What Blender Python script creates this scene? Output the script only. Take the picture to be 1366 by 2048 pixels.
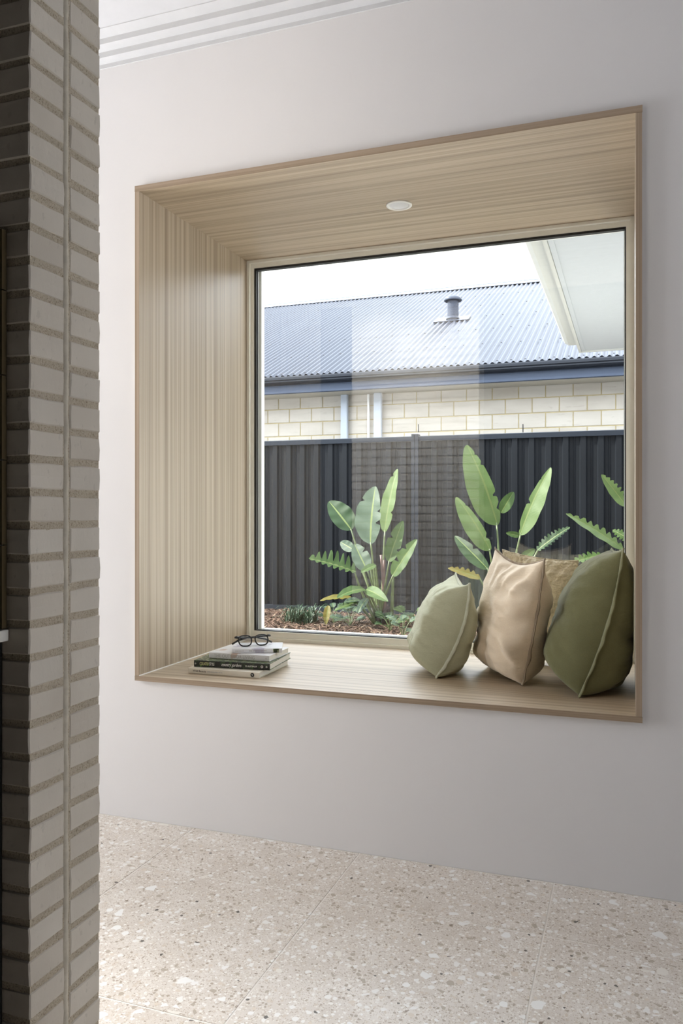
import bpy, bmesh, math, random
from mathutils import Vector, Matrix, noise
random.seed(7)
R = math.radians
for o in list(bpy.data.objects): bpy.data.objects.remove(o)
scn = bpy.context.scene
COL = scn.collection

# ------------------------------------------------------------------ camera
F, YAW, HY, CAM = 1605.0, R(19.82), 1021.0, Vector((0.0, -2.422, 1.09))
cd = bpy.data.cameras.new('camera'); cam = bpy.data.objects.new('camera', cd); COL.objects.link(cam)
cd.sensor_fit = 'VERTICAL'; cd.sensor_height = 36.0; cd.sensor_width = 24.0
cd.lens = F / 2048 * 36.0; cd.shift_y = -(1024 - HY) / 2048
cam.location = CAM; cam.rotation_euler = (R(90), 0, YAW); cd.clip_start = 0.05
scn.camera = cam
# ------------------------------------------------------------------ world, sun, daylight, exposure
vs = scn.view_settings
vs.view_transform = 'Standard'; vs.look = 'None'; vs.gamma = 1.0; vs.use_curve_mapping = False
vs.exposure = 0.08
w = bpy.data.worlds.new('sky'); scn.world = w; w.use_nodes = True
bg = w.node_tree.nodes['Background']; bg.inputs[0].default_value = (0.88, 0.915, 1.0, 1); bg.inputs[1].default_value = 7.0
def lamp(name, kind, loc, rot, energy, color=(1, 1, 1), **kw):
    d = bpy.data.lights.new(name, kind); d.energy = energy; d.color = color
    for k, v in kw.items(): setattr(d, k, v)
    o = bpy.data.objects.new(name, d); COL.objects.link(o); o.location = loc; o.rotation_euler = rot
    return o
sun = lamp('sun', 'SUN', (0, -6, 9), (0, 0, 0), 19.0, (1.0, 0.95, 0.87), angle=R(2))
sun.rotation_euler = Vector((0.76, 0.24, -0.60)).to_track_quat('-Z', 'Y').to_euler()
# daylight at the glazed door (left end of the hall) and added fill at the right hand wall
lamp('daylight_door', 'AREA', (-4.68, -0.62, 1.08), (0, R(-90), 0), 150, (0.93, 0.96, 1.0), shape='RECTANGLE', size=1.9, size_y=1.0)
lamp('added_fill_right', 'AREA', (3.28, -0.75, 1.45), (0, R(90), 0), 4, (1.0, 0.98, 0.95), shape='RECTANGLE', size=1.6, size_y=1.2)

# unseen spots added to brighten the far pier face and its window reflection
for lx in (-1.62, -1.16):
    lo = lamp('added_pier_fill', 'SPOT', (lx, -0.50, 2.70), (0, 0, 0), 125, (0.98, 0.98, 1.0), spot_size=R(74), spot_blend=0.7, shadow_soft_size=0.05)
    lo.rotation_euler = Vector((0, -0.66, -0.92)).to_track_quat('-Z', 'Y').to_euler()

# ------------------------------------------------------------------ helpers
def ray(px, py):
    s, c = math.sin(YAW), math.cos(YAW); dx = (px - 683) / F; dz = (HY - py) / F
    return Vector((-s + dx * c, c + dx * s, dz))
def P(px, py, Y):                      # point of the world plane y = Y that the photo shows at a pixel
    r = ray(px, py); return CAM + r * ((Y - CAM.y) / r.y)
def PZ(px, py, Z):
    r = ray(px, py); return CAM + r * ((Z - CAM.z) / r.z)

class NT:
    def __init__(s, name):
        s.m = bpy.data.materials.new(name); s.m.use_nodes = True; s.t = s.m.node_tree; s.n = s.t.nodes; s.l = s.t.links
        s.b = s.n['Principled BSDF']; s.out = s.n['Material Output']
    def node(s, typ, ins=None, **kw):
        n = s.n.new(typ)
        for k, v in kw.items(): setattr(n, k, v)
        for k, v in (ins or {}).items(): s.put(n.inputs[k], v)
        return n
    def put(s, sock, v):
        if isinstance(v, bpy.types.NodeSocket): s.l.new(v, sock)
        elif isinstance(v, (tuple, list)) and sock.type == 'RGBA' and len(v) == 3: sock.default_value = (*v, 1)
        else: sock.default_value = v
    def set(s, **kw):
        for k, v in kw.items(): s.put(s.b.inputs[k.replace('_', ' ')], v)
        return s
    def ramp(s, fac, stops, interp='LINEAR'):
        n = s.node('ShaderNodeValToRGB'); cr = n.color_ramp; cr.interpolation = interp
        while len(cr.elements) < len(stops): cr.elements.new(0.5)
        for e, (p, c) in zip(cr.elements, stops):
            e.position = p; e.color = (*c, 1) if len(c) == 3 else c
        s.l.new(fac, n.inputs[0]); return n.outputs[0]
    def coords(s, kind='Object', scale=(1, 1, 1), loc=(0, 0, 0)):
        if kind == 'World': c = s.node('ShaderNodeNewGeometry').outputs['Position']
        else: c = s.node('ShaderNodeTexCoord').outputs[kind]
        return s.node('ShaderNodeMapping', {'Vector': c, 'Scale': scale, 'Location': loc}).outputs[0]
    def noise(s, vec, scale=5, detail=3, rough=0.5):
        return s.node('ShaderNodeTexNoise', {'Vector': vec, 'Scale': scale, 'Detail': detail, 'Roughness': rough}).outputs[0]
    def mix(s, fac, a, b, mode='MIX'):
        n = s.node('ShaderNodeMix', data_type='RGBA', blend_type=mode)
        s.put(n.inputs[0], fac); s.put(n.inputs[6], a); s.put(n.inputs[7], b); return n.outputs[2]
    def math(s, op, a, b=0.0):
        n = s.node('ShaderNodeMath', operation=op); s.put(n.inputs[0], a); s.put(n.inputs[1], b); return n.outputs[0]
    def bump(s, h, strength=0.2, dist=0.01):
        n = s.node('ShaderNodeBump', {'Height': h, 'Strength': strength, 'Distance': dist}); s.l.new(n.outputs[0], s.b.inputs['Normal'])
    def rnd(s): return s.node('ShaderNodeObjectInfo').outputs['Random']

def plain(name, col, rough=0.5, metal=0.0, spec=0.5, var=0.0, vscale=20, bump=0.0):
    t = NT(name); t.set(Roughness=rough, Metallic=metal); t.b.inputs['Specular IOR Level'].default_value = spec
    n = t.noise(t.coords('World'), vscale, 4)
    v = max(var, 0.02)
    t.set(Base_Color=t.ramp(n, [(0.3, tuple(c * (1 - v) for c in col)), (0.7, tuple(min(1, c * (1 + v)) for c in col))]))
    if bump: t.bump(n, bump, 0.002)
    return t.m

M = {}
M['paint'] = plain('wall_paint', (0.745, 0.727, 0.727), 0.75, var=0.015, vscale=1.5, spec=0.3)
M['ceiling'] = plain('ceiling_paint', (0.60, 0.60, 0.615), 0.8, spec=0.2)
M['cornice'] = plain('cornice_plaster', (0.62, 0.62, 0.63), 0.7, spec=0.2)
M['charcoal'] = plain('charcoal_laminate', (0.018, 0.017, 0.016), 0.7, spec=0.2)
M['frame'] = plain('cream_powdercoat', (0.88, 0.87, 0.81), 0.38)
M['frame_white'] = plain('white_powdercoat', (0.85, 0.85, 0.84), 0.4)
M['gasket'] = plain('black_rubber', (0.01, 0.01, 0.011), 0.5)
M['white'] = plain('white_plastic', (0.85, 0.85, 0.83), 0.35)
M['lens_white'] = plain('diffuser', (0.72, 0.73, 0.75), 0.3)
M['stone'] = plain('pale_stone', (0.7, 0.68, 0.62), 0.3, var=0.08)
M['brass'] = plain('brushed_brass', (0.10, 0.07, 0.03), 0.5, metal=0.4)
M['steel_blue'] = plain('blue_grey_steel', (0.048, 0.057, 0.078), 0.35, var=0.05, spec=0.15)
M['fence'] = plain('slate_fence_steel', (0.0065, 0.007747, 0.01), 0.45, var=0.08, vscale=3, spec=0.15)
M['fence_rail'] = plain('slate_fence_rail', (0.01467, 0.01819, 0.02493), 0.38, spec=0.15)
M['downpipe'] = plain('pale_blue_pipe', (0.4, 0.44, 0.4933), 0.4)
M['soffit'] = plain('soffit_white', (0.49, 0.52, 0.545), 0.6)
M['soffit_cream'] = plain('soffit_cream', (0.44, 0.4267, 0.3733), 0.6)
M['eave_trim'] = plain('eave_trim_offwhite', (0.56, 0.568, 0.536), 0.45)
M['fascia'] = plain('fascia_blue', (0.06667, 0.08333, 0.12), 0.4, spec=0.15)
M['gutter'] = plain('gutter_charcoal', (0.018, 0.0208, 0.0272), 0.35, spec=0.15)
M['house_mortar'] = plain('yellow_mortar', (0.4, 0.3333, 0.1867), 0.95, var=0.1)
M['screw'] = plain('screw_grey', (0.03, 0.03, 0.035), 0.5)
M['pages'] = plain('paper_edges', (0.72, 0.70, 0.65), 0.85, var=0.06, vscale=300)
M['ink'] = plain('black_ink', (0.02, 0.02, 0.02), 0.6)
M['ink_grey'] = plain('grey_ink', (0.30, 0.28, 0.27), 0.6)
M['ink_pale'] = plain('pale_grey_ink', (0.45, 0.44, 0.43), 0.6)
M['print_white'] = plain('white_print', (0.85, 0.84, 0.80), 0.6)
M['print_lime'] = plain('lime_print', (0.62, 0.62, 0.30), 0.6)
M['acetate'] = plain('black_acetate', (0.006, 0.006, 0.007), 0.18)
M['outside_wall'] = plain('outside_render', (0.7, 0.68, 0.63), 0.9)
M['paving'] = plain('pale_paving', (0.36, 0.36, 0.368), 0.85, var=0.05)
M['soil'] = plain('soil', (0.04, 0.026, 0.018), 0.95, var=0.4, vscale=30, bump=0.6)

def wood(name, axis, tint=(1, 1, 1)):
    t = NT(name)
    sc = {'x': (0.30, 55, 55), 'z': (95, 95, 0.30)}[axis]
    v = t.coords('World', sc)
    n1 = t.noise(v, 1.0, 4, 0.55); n2 = t.noise(t.coords('World', tuple(k * 5.0 for k in sc)), 1.0, 3, 0.6)
    n3 = t.noise(t.coords('World', tuple(k * 0.25 for k in sc)), 1.0, 2)
    f = t.math('ADD', t.math('MULTIPLY', n1, 0.50), t.math('ADD', t.math('MULTIPLY', n2, 0.32), t.math('MULTIPLY', n3, 0.18)))
    c = t.ramp(f, [(0.36, tuple(a * b for a, b in zip((0.247, 0.180, 0.113), tint))), (0.47, tuple(a * b for a, b in zip((0.373, 0.292, 0.198), tint))),
                   (0.54, tuple(a * b for a, b in zip((0.453, 0.365, 0.26), tint))), (0.66, tuple(a * b for a, b in zip((0.535, 0.445, 0.335), tint)))])
    t.set(Base_Color=c, Roughness=0.42); t.b.inputs['Specular IOR Level'].default_value = 0.8
    t.bump(f, 0.06, 0.002); return t.m
M['wood_x'] = wood('laminate_grain_along', 'x'); M['wood_z'] = wood('laminate_grain_upright', 'z', (0.95, 0.97, 1.02))
M['edge_x'] = wood('edge_band_along', 'x', (0.80, 0.74, 0.72)); M['edge_z'] = wood('edge_band_upright', 'z', (0.80, 0.74, 0.72))

def terrazzo():
    t = NT('terrazzo')
    base = t.noise(t.coords('World'), 9, 5, 0.6)
    col = t.ramp(base, [(0.3, (0.56, 0.50, 0.435)), (0.7, (0.66, 0.61, 0.55))])
    warp = t.node('ShaderNodeTexNoise', {'Vector': t.coords('World'), 'Scale': 45.0, 'Detail': 2.0}).outputs['Color']
    for sc, thr, edge, seedloc, cols in (
        (230, 0.42, 0.10, (3, 1, 0), [(0.0, (0.40, 0.33, 0.26)), (0.3, (0.56, 0.49, 0.41)), (0.55, (0.72, 0.68, 0.61)), (0.8, (0.48, 0.41, 0.33))]),
        (105, 0.68, 0.12, (0, 5, 0), [(0.0, (0.36, 0.30, 0.235)), (0.3, (0.74, 0.71, 0.66)), (0.6, (0.55, 0.47, 0.38)), (0.85, (0.73, 0.71, 0.67))]),
        (52, 0.82, 0.14, (7, 2, 0), [(0.0, (0.40, 0.34, 0.27)), (0.25, (0.73, 0.71, 0.67)), (0.7, (0.60, 0.52, 0.43)), (0.8, (0.74, 0.72, 0.69))]),
        (27, 0.95, 0.16, (1, 9, 0), [(0.0, (0.75, 0.74, 0.71)), (0.6, (0.70, 0.66, 0.59)), (0.85, (0.76, 0.75, 0.72))]),
        (75, 0.985, 0.16, (4, 4, 0), [(0.0, (0.10, 0.085, 0.07)), (0.5, (0.22, 0.17, 0.12)), (0.8, (0.16, 0.14, 0.12))])):
        vec = t.coords('World', (1, 1, 0), seedloc)
        vec = t.node('ShaderNodeMixRGB', {0: 0.006, 1: vec, 2: warp}, blend_type='ADD').outputs[0]
        vo = t.node('ShaderNodeTexVoronoi', {'Vector': vec, 'Scale': float(sc)}, voronoi_dimensions='2D')
        ve = t.node('ShaderNodeTexVoronoi', {'Vector': vec, 'Scale': float(sc)}, voronoi_dimensions='2D', feature='DISTANCE_TO_EDGE')
        sep = t.node('ShaderNodeSeparateColor', {0: vo.outputs['Color']})
        m1 = t.math('GREATER_THAN', sep.outputs[0], thr)
        m2 = t.math('GREATER_THAN', ve.outputs['Distance'], edge)
        m3 = t.math('LESS_THAN', vo.outputs['Distance'], t.math('ADD', t.math('MULTIPLY', sep.outputs[2], 0.35), 0.22))
        msk = t.math('MULTIPLY', t.math('MULTIPLY', m1, m2), m3)
        cc = t.ramp(sep.outputs[1], cols, 'CONSTANT')
        col = t.mix(msk, col, cc)
    t.set(Base_Color=col, Roughness=0.38); t.b.inputs['Specular IOR Level'].default_value = 0.45
    return t.m
M['terrazzo'] = terrazzo()
M['grout'] = plain('grout', (0.76, 0.72, 0.66), 0.9)

def brickmat(name, cols, scale=(1, 1, 1), bs=60, bstr=0.25, rough=0.85):
    t = NT(name); r = t.rnd()
    v = t.coords('World', scale); n = t.noise(v, bs, 5, 0.6); n2 = t.noise(v, 6, 3)
    c = t.ramp(r, [(i / (len(cols) - 1), cc) for i, cc in enumerate(cols)])
    c = t.mix(0.35, c, t.ramp(n2, [(0.3, tuple(k * 0.80 for k in cols[0])), (0.7, tuple(min(1, k * 1.12) for k in cols[-1]))]))
    c = t.mix(t.math('MULTIPLY', t.math('LESS_THAN', n, 0.36), 0.25), c, tuple(k * 0.6 for k in cols[0]))
    t.set(Base_Color=c, Roughness=rough); t.b.inputs['Specular IOR Level'].default_value = 0.25
    t.bump(n, bstr, 0.003); return t.m
M['brick'] = brickmat('pale_brick', [(0.52, 0.47, 0.40), (0.58, 0.53, 0.455), (0.56, 0.52, 0.455)], (1, 1, 0.5), 70, 0.25)
M['house_brick'] = brickmat('limestone_brick', [(0.47, 0.425, 0.36), (0.50, 0.46, 0.40), (0.52, 0.485, 0.43)], (0.4, 1, 2.0), 25, 0.15)
def mortarmat():
    t = NT('sandy_mortar'); n = t.noise(t.coords('World'), 330, 4, 0.7); n2 = t.noise(t.coords('World'), 25, 3)
    c = t.ramp(n, [(0.34, (0.27, 0.215, 0.15)), (0.44, (0.50, 0.435, 0.335)), (0.7, (0.62, 0.555, 0.445))])
    t.set(Base_Color=c, Roughness=0.95); t.b.inputs['Specular IOR Level'].default_value = 0.1
    t.bump(n, 0.9, 0.004); return t.m
M['mortar'] = mortarmat()
M['mortar_smooth'] = plain('tooled_mortar', (0.50, 0.455, 0.37), 0.9, var=0.12, vscale=60, bump=0.4)
def tilemat():
    t = NT('sage_glaze'); t.set(Base_Color=(0.42, 0.46, 0.44), Roughness=0.25); return t.m
M['splash_tile'] = plain('glazed_tile', (0.40, 0.44, 0.42), 0.25)
def roofmat():
    t = NT('zinc_blue_roofing'); n = t.noise(t.coords('World', (3, 0.6, 0.6)), 1, 3)
    t.set(Base_Color=t.ramp(n, [(0.3, (0.026, 0.032, 0.049)), (0.7, (0.033, 0.040, 0.059))]), Roughness=0.38, Metallic=0.0); t.b.inputs['Specular IOR Level'].default_value = 0.12
    return t.m
M['roof'] = roofmat()
def glassmat():
    t = NT('window_glass')
    tr = t.node('ShaderNodeBsdfTransparent', {'Color': (0.96, 0.98, 0.97)})
    gl = t.node('ShaderNodeBsdfGlossy', {'Color': (1, 1, 1), 'Roughness': 0.0})
    fc = t.node('ShaderNodeLayerWeight', {'Blend': 0.5}).outputs['Facing']
    f = t.math('ADD', t.math('MULTIPLY', t.math('POWER', fc, 5.0), 0.9), 0.05)
    mx = t.node('ShaderNodeMixShader', {0: f, 1: tr.outputs[0], 2: gl.outputs[0]})
    t.l.new(mx.outputs[0], t.out.inputs[0]); return t.m
M['glass'] = glassmat()
def lensmat():
    t = NT('spectacle_lens')
    tr = t.node('ShaderNodeBsdfTransparent', {'Color': (0.93, 0.95, 0.97)}); gl = t.node('ShaderNodeBsdfGlossy', {'Roughness': 0.02})
    mx = t.node('ShaderNodeMixShader', {0: 0.10, 1: tr.outputs[0], 2: gl.outputs[0]}); t.l.new(mx.outputs[0], t.out.inputs[0]); return t.m
M['lens'] = lensmat()

def fabric(name, c0, c1, weave=900, bump=0.25, sheen=0.2):
    t = NT(name); v = t.coords('Object')
    n = t.noise(v, 14, 4); wv = t.noise(t.coords('Object', (1, 1, 1)), weave, 2)
    n5 = t.noise(t.coords('Object', (1, 1, 2.5)), 22, 3, 0.6)
    c = t.ramp(n, [(0.3, c0), (0.7, c1)])
    c = t.mix(0.18, c, t.ramp(wv, [(0.35, tuple(k * 0.5 for k in c0)), (0.65, tuple(min(1, k * 1.3) for k in c1))]))
    t.set(Base_Color=c, Roughness=0.9); t.b.inputs['Specular IOR Level'].default_value = 0.15
    t.b.inputs['Sheen Weight'].default_value = sheen
    h = t.math('ADD', t.math('MULTIPLY', n5, 1.0), t.math('MULTIPLY', wv, 0.06)); t.bump(h, bump, 0.012); return t.m
M['sage'] = fabric('sage_linen', (0.56, 0.58, 0.41), (0.63, 0.65, 0.48)); M['sage_edge'] = fabric('sage_hem', (0.55, 0.56, 0.42), (0.62, 0.63, 0.49))
M['beige'] = fabric('beige_velvet', (0.82, 0.665, 0.49), (0.87, 0.735, 0.57), sheen=0.35); M['beige_edge'] = fabric('beige_piping', (0.30, 0.235, 0.165), (0.36, 0.28, 0.20))
M['olive'] = fabric('olive_linen', (0.13, 0.127, 0.058), (0.16, 0.157, 0.076)); M['olive_edge'] = fabric('olive_hem', (0.165, 0.162, 0.085), (0.20, 0.195, 0.108))
M['boucle'] = fabric('boucle_cream', (0.62, 0.52, 0.36), (0.82, 0.74, 0.57), 260, 0.9); M['boucle_edge'] = M['boucle']

def leafmat(name, c0, c1, back=0.35):
    t = NT(name); uv = t.node('ShaderNodeTexCoord').outputs['UV']
    sx = t.node('ShaderNodeSeparateXYZ', {0: uv})
    vein = t.node('ShaderNodeTexWave', {'Vector': t.node('ShaderNodeMapping', {'Vector': uv, 'Scale': (2.0, 26, 1), 'Rotation': (0, 0, 0.0)}).outputs[0], 'Scale': 1.0, 'Distortion': 1.5, 'Detail': 2.0}, bands_direction='Y').outputs[0]
    n = t.noise(t.coords('Object'), 7, 3)
    c = t.ramp(n, [(0.3, c0), (0.7, c1)]); c = t.mix(t.math('MULTIPLY', vein, 0.25), c, tuple(k * 1.5 for k in c1))
    mid = t.math('LESS_THAN', t.math('ABSOLUTE', t.math('SUBTRACT', sx.outputs[0], 0.5)), 0.035)
    c = t.mix(mid, c, (0.11, 0.14, 0.045))
    t.b.inputs['Specular IOR Level'].default_value = 0.25; t.set(Base_Color=c, Roughness=0.5); t.bump(vein, 0.15, 0.004)
    tl = t.node('ShaderNodeBsdfTranslucent', {'Color': c})
    mx = t.node('ShaderNodeMixShader', {0: back, 1: t.b.outputs[0], 2: tl.outputs[0]}); t.l.new(mx.outputs[0], t.out.inputs[0]); return t.m
M['leaf'] = leafmat('leaf_mid_green', (0.0294, 0.0588, 0.0126), (0.0504, 0.0882, 0.0231))
M['leaf_bright'] = leafmat('leaf_bright_green', (0.0504, 0.0882, 0.021), (0.0798, 0.1176, 0.0399))
M['leaf_blue'] = leafmat('leaf_blue_green', (0.021, 0.042, 0.0231), (0.042, 0.0672, 0.042), 0.2)
M['leaf_dark'] = leafmat('leaf_dark_green', (0.009453, 0.0252, 0.0063), (0.0168, 0.0399, 0.0105), 0.2)
M['leaf_yellow'] = leafmat('leaf_yellowing', (0.084, 0.0798, 0.0105), (0.1155, 0.0882, 0.0126))
M['petiole'] = plain('petiole_green', (0.065, 0.09, 0.03), 0.45, var=0.2); M['petiole_red'] = plain('petiole_red', (0.08, 0.0425, 0.035), 0.5, var=0.2)
M['sheath'] = plain('old_sheath', (0.02, 0.01067, 0.012), 0.8, var=0.4); M['grass'] = plain('tuft_green', (0.015, 0.0375, 0.014), 0.5, var=0.3)
def mulchmat():
    t = NT('mulch'); g = t.node('ShaderNodeNewGeometry'); c = t.ramp(g.outputs['Random Per Island'], [(0, (0.027, 0.012, 0.007)), (0.5, (0.07, 0.034, 0.02)), (0.85, (0.10, 0.06, 0.037)), (1, (0.17, 0.125, 0.085))])
    t.set(Base_Color=c, Roughness=0.9); return t.m
M['mulch'] = mulchmat()
def covermat():
    t = NT('garden_cover_print'); v = t.coords('Object'); n = t.noise(v, 90, 4, 0.7); n2 = t.noise(v, 35, 2)
    c = t.ramp(n, [(0.38, (0.012, 0.016, 0.01)), (0.50, (0.04, 0.06, 0.025)), (0.56, (0.13, 0.22, 0.05)), (0.63, (0.5, 0.40, 0.36)), (0.72, (0.75, 0.62, 0.60))])
    t.set(Base_Color=c, Roughness=0.35); return t.m
M['cover_garden'] = covermat()
def spinemat():
    t = NT('garden_spine_print'); v = t.coords('Object'); n = t.noise(v, 60, 4, 0.7)
    c = t.ramp(n, [(0.50, (0.008, 0.009, 0.008)), (0.60, (0.02, 0.04, 0.015)), (0.68, (0.10, 0.22, 0.04))]); t.set(Base_Color=c, Roughness=0.35); return t.m
M['spine_garden'] = spinemat()
def patchcover(name, base, patch, thr):
    t = NT(name); n = t.noise(t.coords('Object'), 16, 2); t.set(Base_Color=t.ramp(n, [(thr, base), (thr + 0.04, patch)]), Roughness=0.3); return t.m
M['cover_white'] = patchcover('white_cover_print', (0.74, 0.74, 0.75), (0.55, 0.42, 0.36), 0.64)
M['cover_cream'] = plain('cream_cover', (0.72, 0.67, 0.57), 0.5); M['cover_lilac'] = patchcover('pale_lilac_cover', (0.76, 0.77, 0.80), (0.50, 0.48, 0.58), 0.58)

# ---- mesh helpers
class MB:
    def __init__(s): s.bm = bmesh.new()
    def box(s, x0, x1, y0, y1, z0, z1, mat=None):
        vs = [s.bm.verts.new((x, y, z)) for z in (z0, z1) for y in (y0, y1) for x in (x0, x1)]
        if mat is not None:
            for v in vs: v.co = mat @ v.co
        for f in ((0, 2, 3, 1), (4, 5, 7, 6), (0, 1, 5, 4), (2, 6, 7, 3), (0, 4, 6, 2), (1, 3, 7, 5)): s.bm.faces.new([vs[i] for i in f])
        return s
    def bevel(s, w, seg=2):
        bmesh.ops.bevel(s.bm, geom=s.bm.edges[:], offset=w, segments=seg, affect='EDGES', profile=0.5); return s
    def prism(s, pts, axis, a, b):      # polygon in the two other axes, extruded along axis
        def mk(p, t): return {'x': (t, p[0], p[1]), 'y': (p[0], t, p[1]), 'z': (p[0], p[1], t)}[axis]
        A = [s.bm.verts.new(mk(p, a)) for p in pts]; B = [s.bm.verts.new(mk(p, b)) for p in pts]; n = len(pts)
        for i in range(n): s.bm.faces.new((A[i], A[(i + 1) % n], B[(i + 1) % n], B[i]))
        s.bm.faces.new(A[::-1]); s.bm.faces.new(B); return s
    def sheet(s, pts, axis, a, b):      # open profile extruded
        def mk(p, t): return {'x': (t, p[0], p[1]), 'y': (p[0], t, p[1]), 'z': (p[0], p[1], t)}[axis]
        A = [s.bm.verts.new(mk(p, a)) for p in pts]; B = [s.bm.verts.new(mk(p, b)) for p in pts]
        for i in range(len(pts) - 1): s.bm.faces.new((A[i], A[i + 1], B[i + 1], B[i]))
        return s
    def tube(s, pts, rad, n=8, cap=True):
        pts = [Vector(p) for p in pts]; rad = rad if isinstance(rad, (list, tuple)) else [rad] * len(pts); rings = []
        up = None
        for i, p in enumerate(pts):
            d = (pts[min(i + 1, len(pts) - 1)] - pts[max(i - 1, 0)]).normalized()
            if up is None: up = Vector((0, 0, 1)) if abs(d.z) < 0.9 else Vector((1, 0, 0))
            a = d.cross(up).normalized(); b = a.cross(d).normalized(); up = b
            rings.append([s.bm.verts.new(p + (a * math.cos(2 * math.pi * k / n) + b * math.sin(2 * math.pi * k / n)) * rad[i]) for k in range(n)])
        for i in range(len(rings) - 1):
            for k in range(n): s.bm.faces.new((rings[i][k], rings[i][(k + 1) % n], rings[i + 1][(k + 1) % n], rings[i + 1][k]))
        if cap: s.bm.faces.new(rings[0][::-1]); s.bm.faces.new(rings[-1])
        return s
    def lathe(s, prof, n=32, center=(0, 0, 0)):
        c = Vector(center); rings = [[s.bm.verts.new(c + Vector((r * math.cos(2 * math.pi * k / n), r * math.sin(2 * math.pi * k / n), z))) for k in range(n)] for r, z in prof]
        for i in range(len(rings) - 1):
            for k in range(n): s.bm.faces.new((rings[i][k], rings[i][(k + 1) % n], rings[i + 1][(k + 1) % n], rings[i + 1][k]))
        return s
    def build(s, name, mat, parent=None, smooth=False, recalc=True):
        if recalc: bmesh.ops.recalc_face_normals(s.bm, faces=s.bm.faces[:])
        me = bpy.data.meshes.new(name); s.bm.to_mesh(me); s.bm.free()
        if smooth:
            for p in me.polygons: p.use_smooth = True
        return link(name, me, mat, parent)
def link(name, me, mat, parent=None):
    if mat is not None and not me.materials: me.materials.append(M[mat] if isinstance(mat, str) else mat)
    o = bpy.data.objects.new(name, me); COL.objects.link(o); o.parent = parent; return o
def empty(name, loc=(0, 0, 0), rz=0.0):
    o = bpy.data.objects.new(name, None); COL.objects.link(o); o.location = loc; o.rotation_euler = (0, 0, rz); o.empty_display_size = 0.1; return o
def tag(o, label=None, cat=None, group=None, kind=None):
    for k, v in (('label', label), ('category', cat), ('group', group), ('kind', kind)):
        if v: o[k] = v
    return o
def struct(o, label=None): return tag(o, label, kind='structure')
def put(o, wloc):      # shift a mesh's origin to wloc without moving the mesh
    m = Matrix.Translation(-Vector(wloc)); o.data.transform(m); o.location = Vector(o.location) + Vector(wloc); return o

# ================================================================== the room
ZC = 2.73; XL, XR, YB = -4.65, 3.25, -4.6
BX0, BX1, BZ0, BZ1, TH, BD = -1.641, 0.030, 0.492, 2.231, 0.017, 0.838   # window seat box
wall = MB()
wall.box(XL, BX0, 0, 0.11, 0, ZC + .1).box(BX1, XR, 0, 0.11, 0, ZC + .1).box(BX0, BX1, 0, 0.11, 0, BZ0).box(BX0, BX1, 0, 0.11, BZ1, ZC + .1)
struct(wall.build('wall_back', 'paint'), 'white painted wall around the timber window seat')
struct(MB().box(XL - .1, XL, YB, -1.6, 0, ZC).box(XR, XR + .1, YB, -1.6, 0, ZC).build('wall_sides', 'charcoal'))  # unseen camera-side walls, made dark to cut bounce onto the pier
w2 = MB().box(XL - .1, XL, -1.6, -1.15, 0, ZC).box(XL - .1, XL, -.1, .11, 0, ZC).box(XL - .1, XL, -1.15, -.1, 2.38, ZC)
struct(w2.build('wall_left', 'paint'))
w3 = MB().box(XR, XR + .1, -1.6, -1.4, 0, ZC).box(XR, XR + .1, -.1, .11, 0, ZC).box(XR, XR + .1, -1.4, -.1, 2.3, ZC).box(XR, XR + .1, -1.4, -.1, 0, .6)
struct(w3.build('wall_right', 'paint'))
struct(MB().box(XL - .1, XR + .1, YB - .1, YB, 0, ZC).build('wall_front', 'charcoal'))
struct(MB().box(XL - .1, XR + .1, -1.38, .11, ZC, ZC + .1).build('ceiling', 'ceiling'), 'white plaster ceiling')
struct(MB().box(XL - .1, XR + .1, YB - .1, -1.38, ZC, ZC + .1).build('ceiling_kitchen', 'charcoal'))  # unseen ceiling part, coloured dark so the near pier face gets less bounce
# stepped cornice
prof = [(0, 2.675)]; yy, zz = -.004, 2.675; prof.append((yy, zz))
for dv, du in ((.014, .038), (.019, .042), (.019, .050)):
    zz += dv; prof.append((yy, zz)); yy -= du; prof.append((yy, zz))
prof += [(yy, ZC), (0, ZC)]
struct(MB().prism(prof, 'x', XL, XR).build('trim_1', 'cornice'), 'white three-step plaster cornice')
# floor: bed of grout and single terrazzo tiles
fl = struct(MB().box(XL - .1, XR + .1, YB - .1, .11, -.12, -.0009).build('floor', 'grout'), 'speckled cream terrazzo tile floor')
tx0, ty0, tw, g = -0.811, -0.312, 0.6, 0.0022
def tilemesh(x0, x1, y0, y1):
    b = MB().box(x0, x1, y0, y1, -.009, 0); b.bevel(.0004, 1)
    bmesh.ops.recalc_face_normals(b.bm, faces=b.bm.faces[:]); me = bpy.data.meshes.new('floor_tile'); b.bm.to_mesh(me); b.bm.free(); return me
full = tilemesh(g, tw - g, g, tw - g)
for i in range(-7, 8):
    for j in range(-8, 2):
        x0, y0 = tx0 + i * tw, ty0 + j * tw
        xa, xb, ya, yb = max(x0, XL), min(x0 + tw, XR), max(y0, YB), min(y0 + tw, -.001)
        if xb - xa < .02 or yb - ya < .02: continue
        if xb - xa > tw - .001 and yb - ya > tw - .001: o = link('floor_tile', full, 'terrazzo', fl)
        else: o = link('floor_tile', tilemesh(xa - x0 + g, xb - x0 - g, ya - y0 + g, yb - y0 - g), 'terrazzo', fl)
        o.location = (x0, y0, 0)
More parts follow.
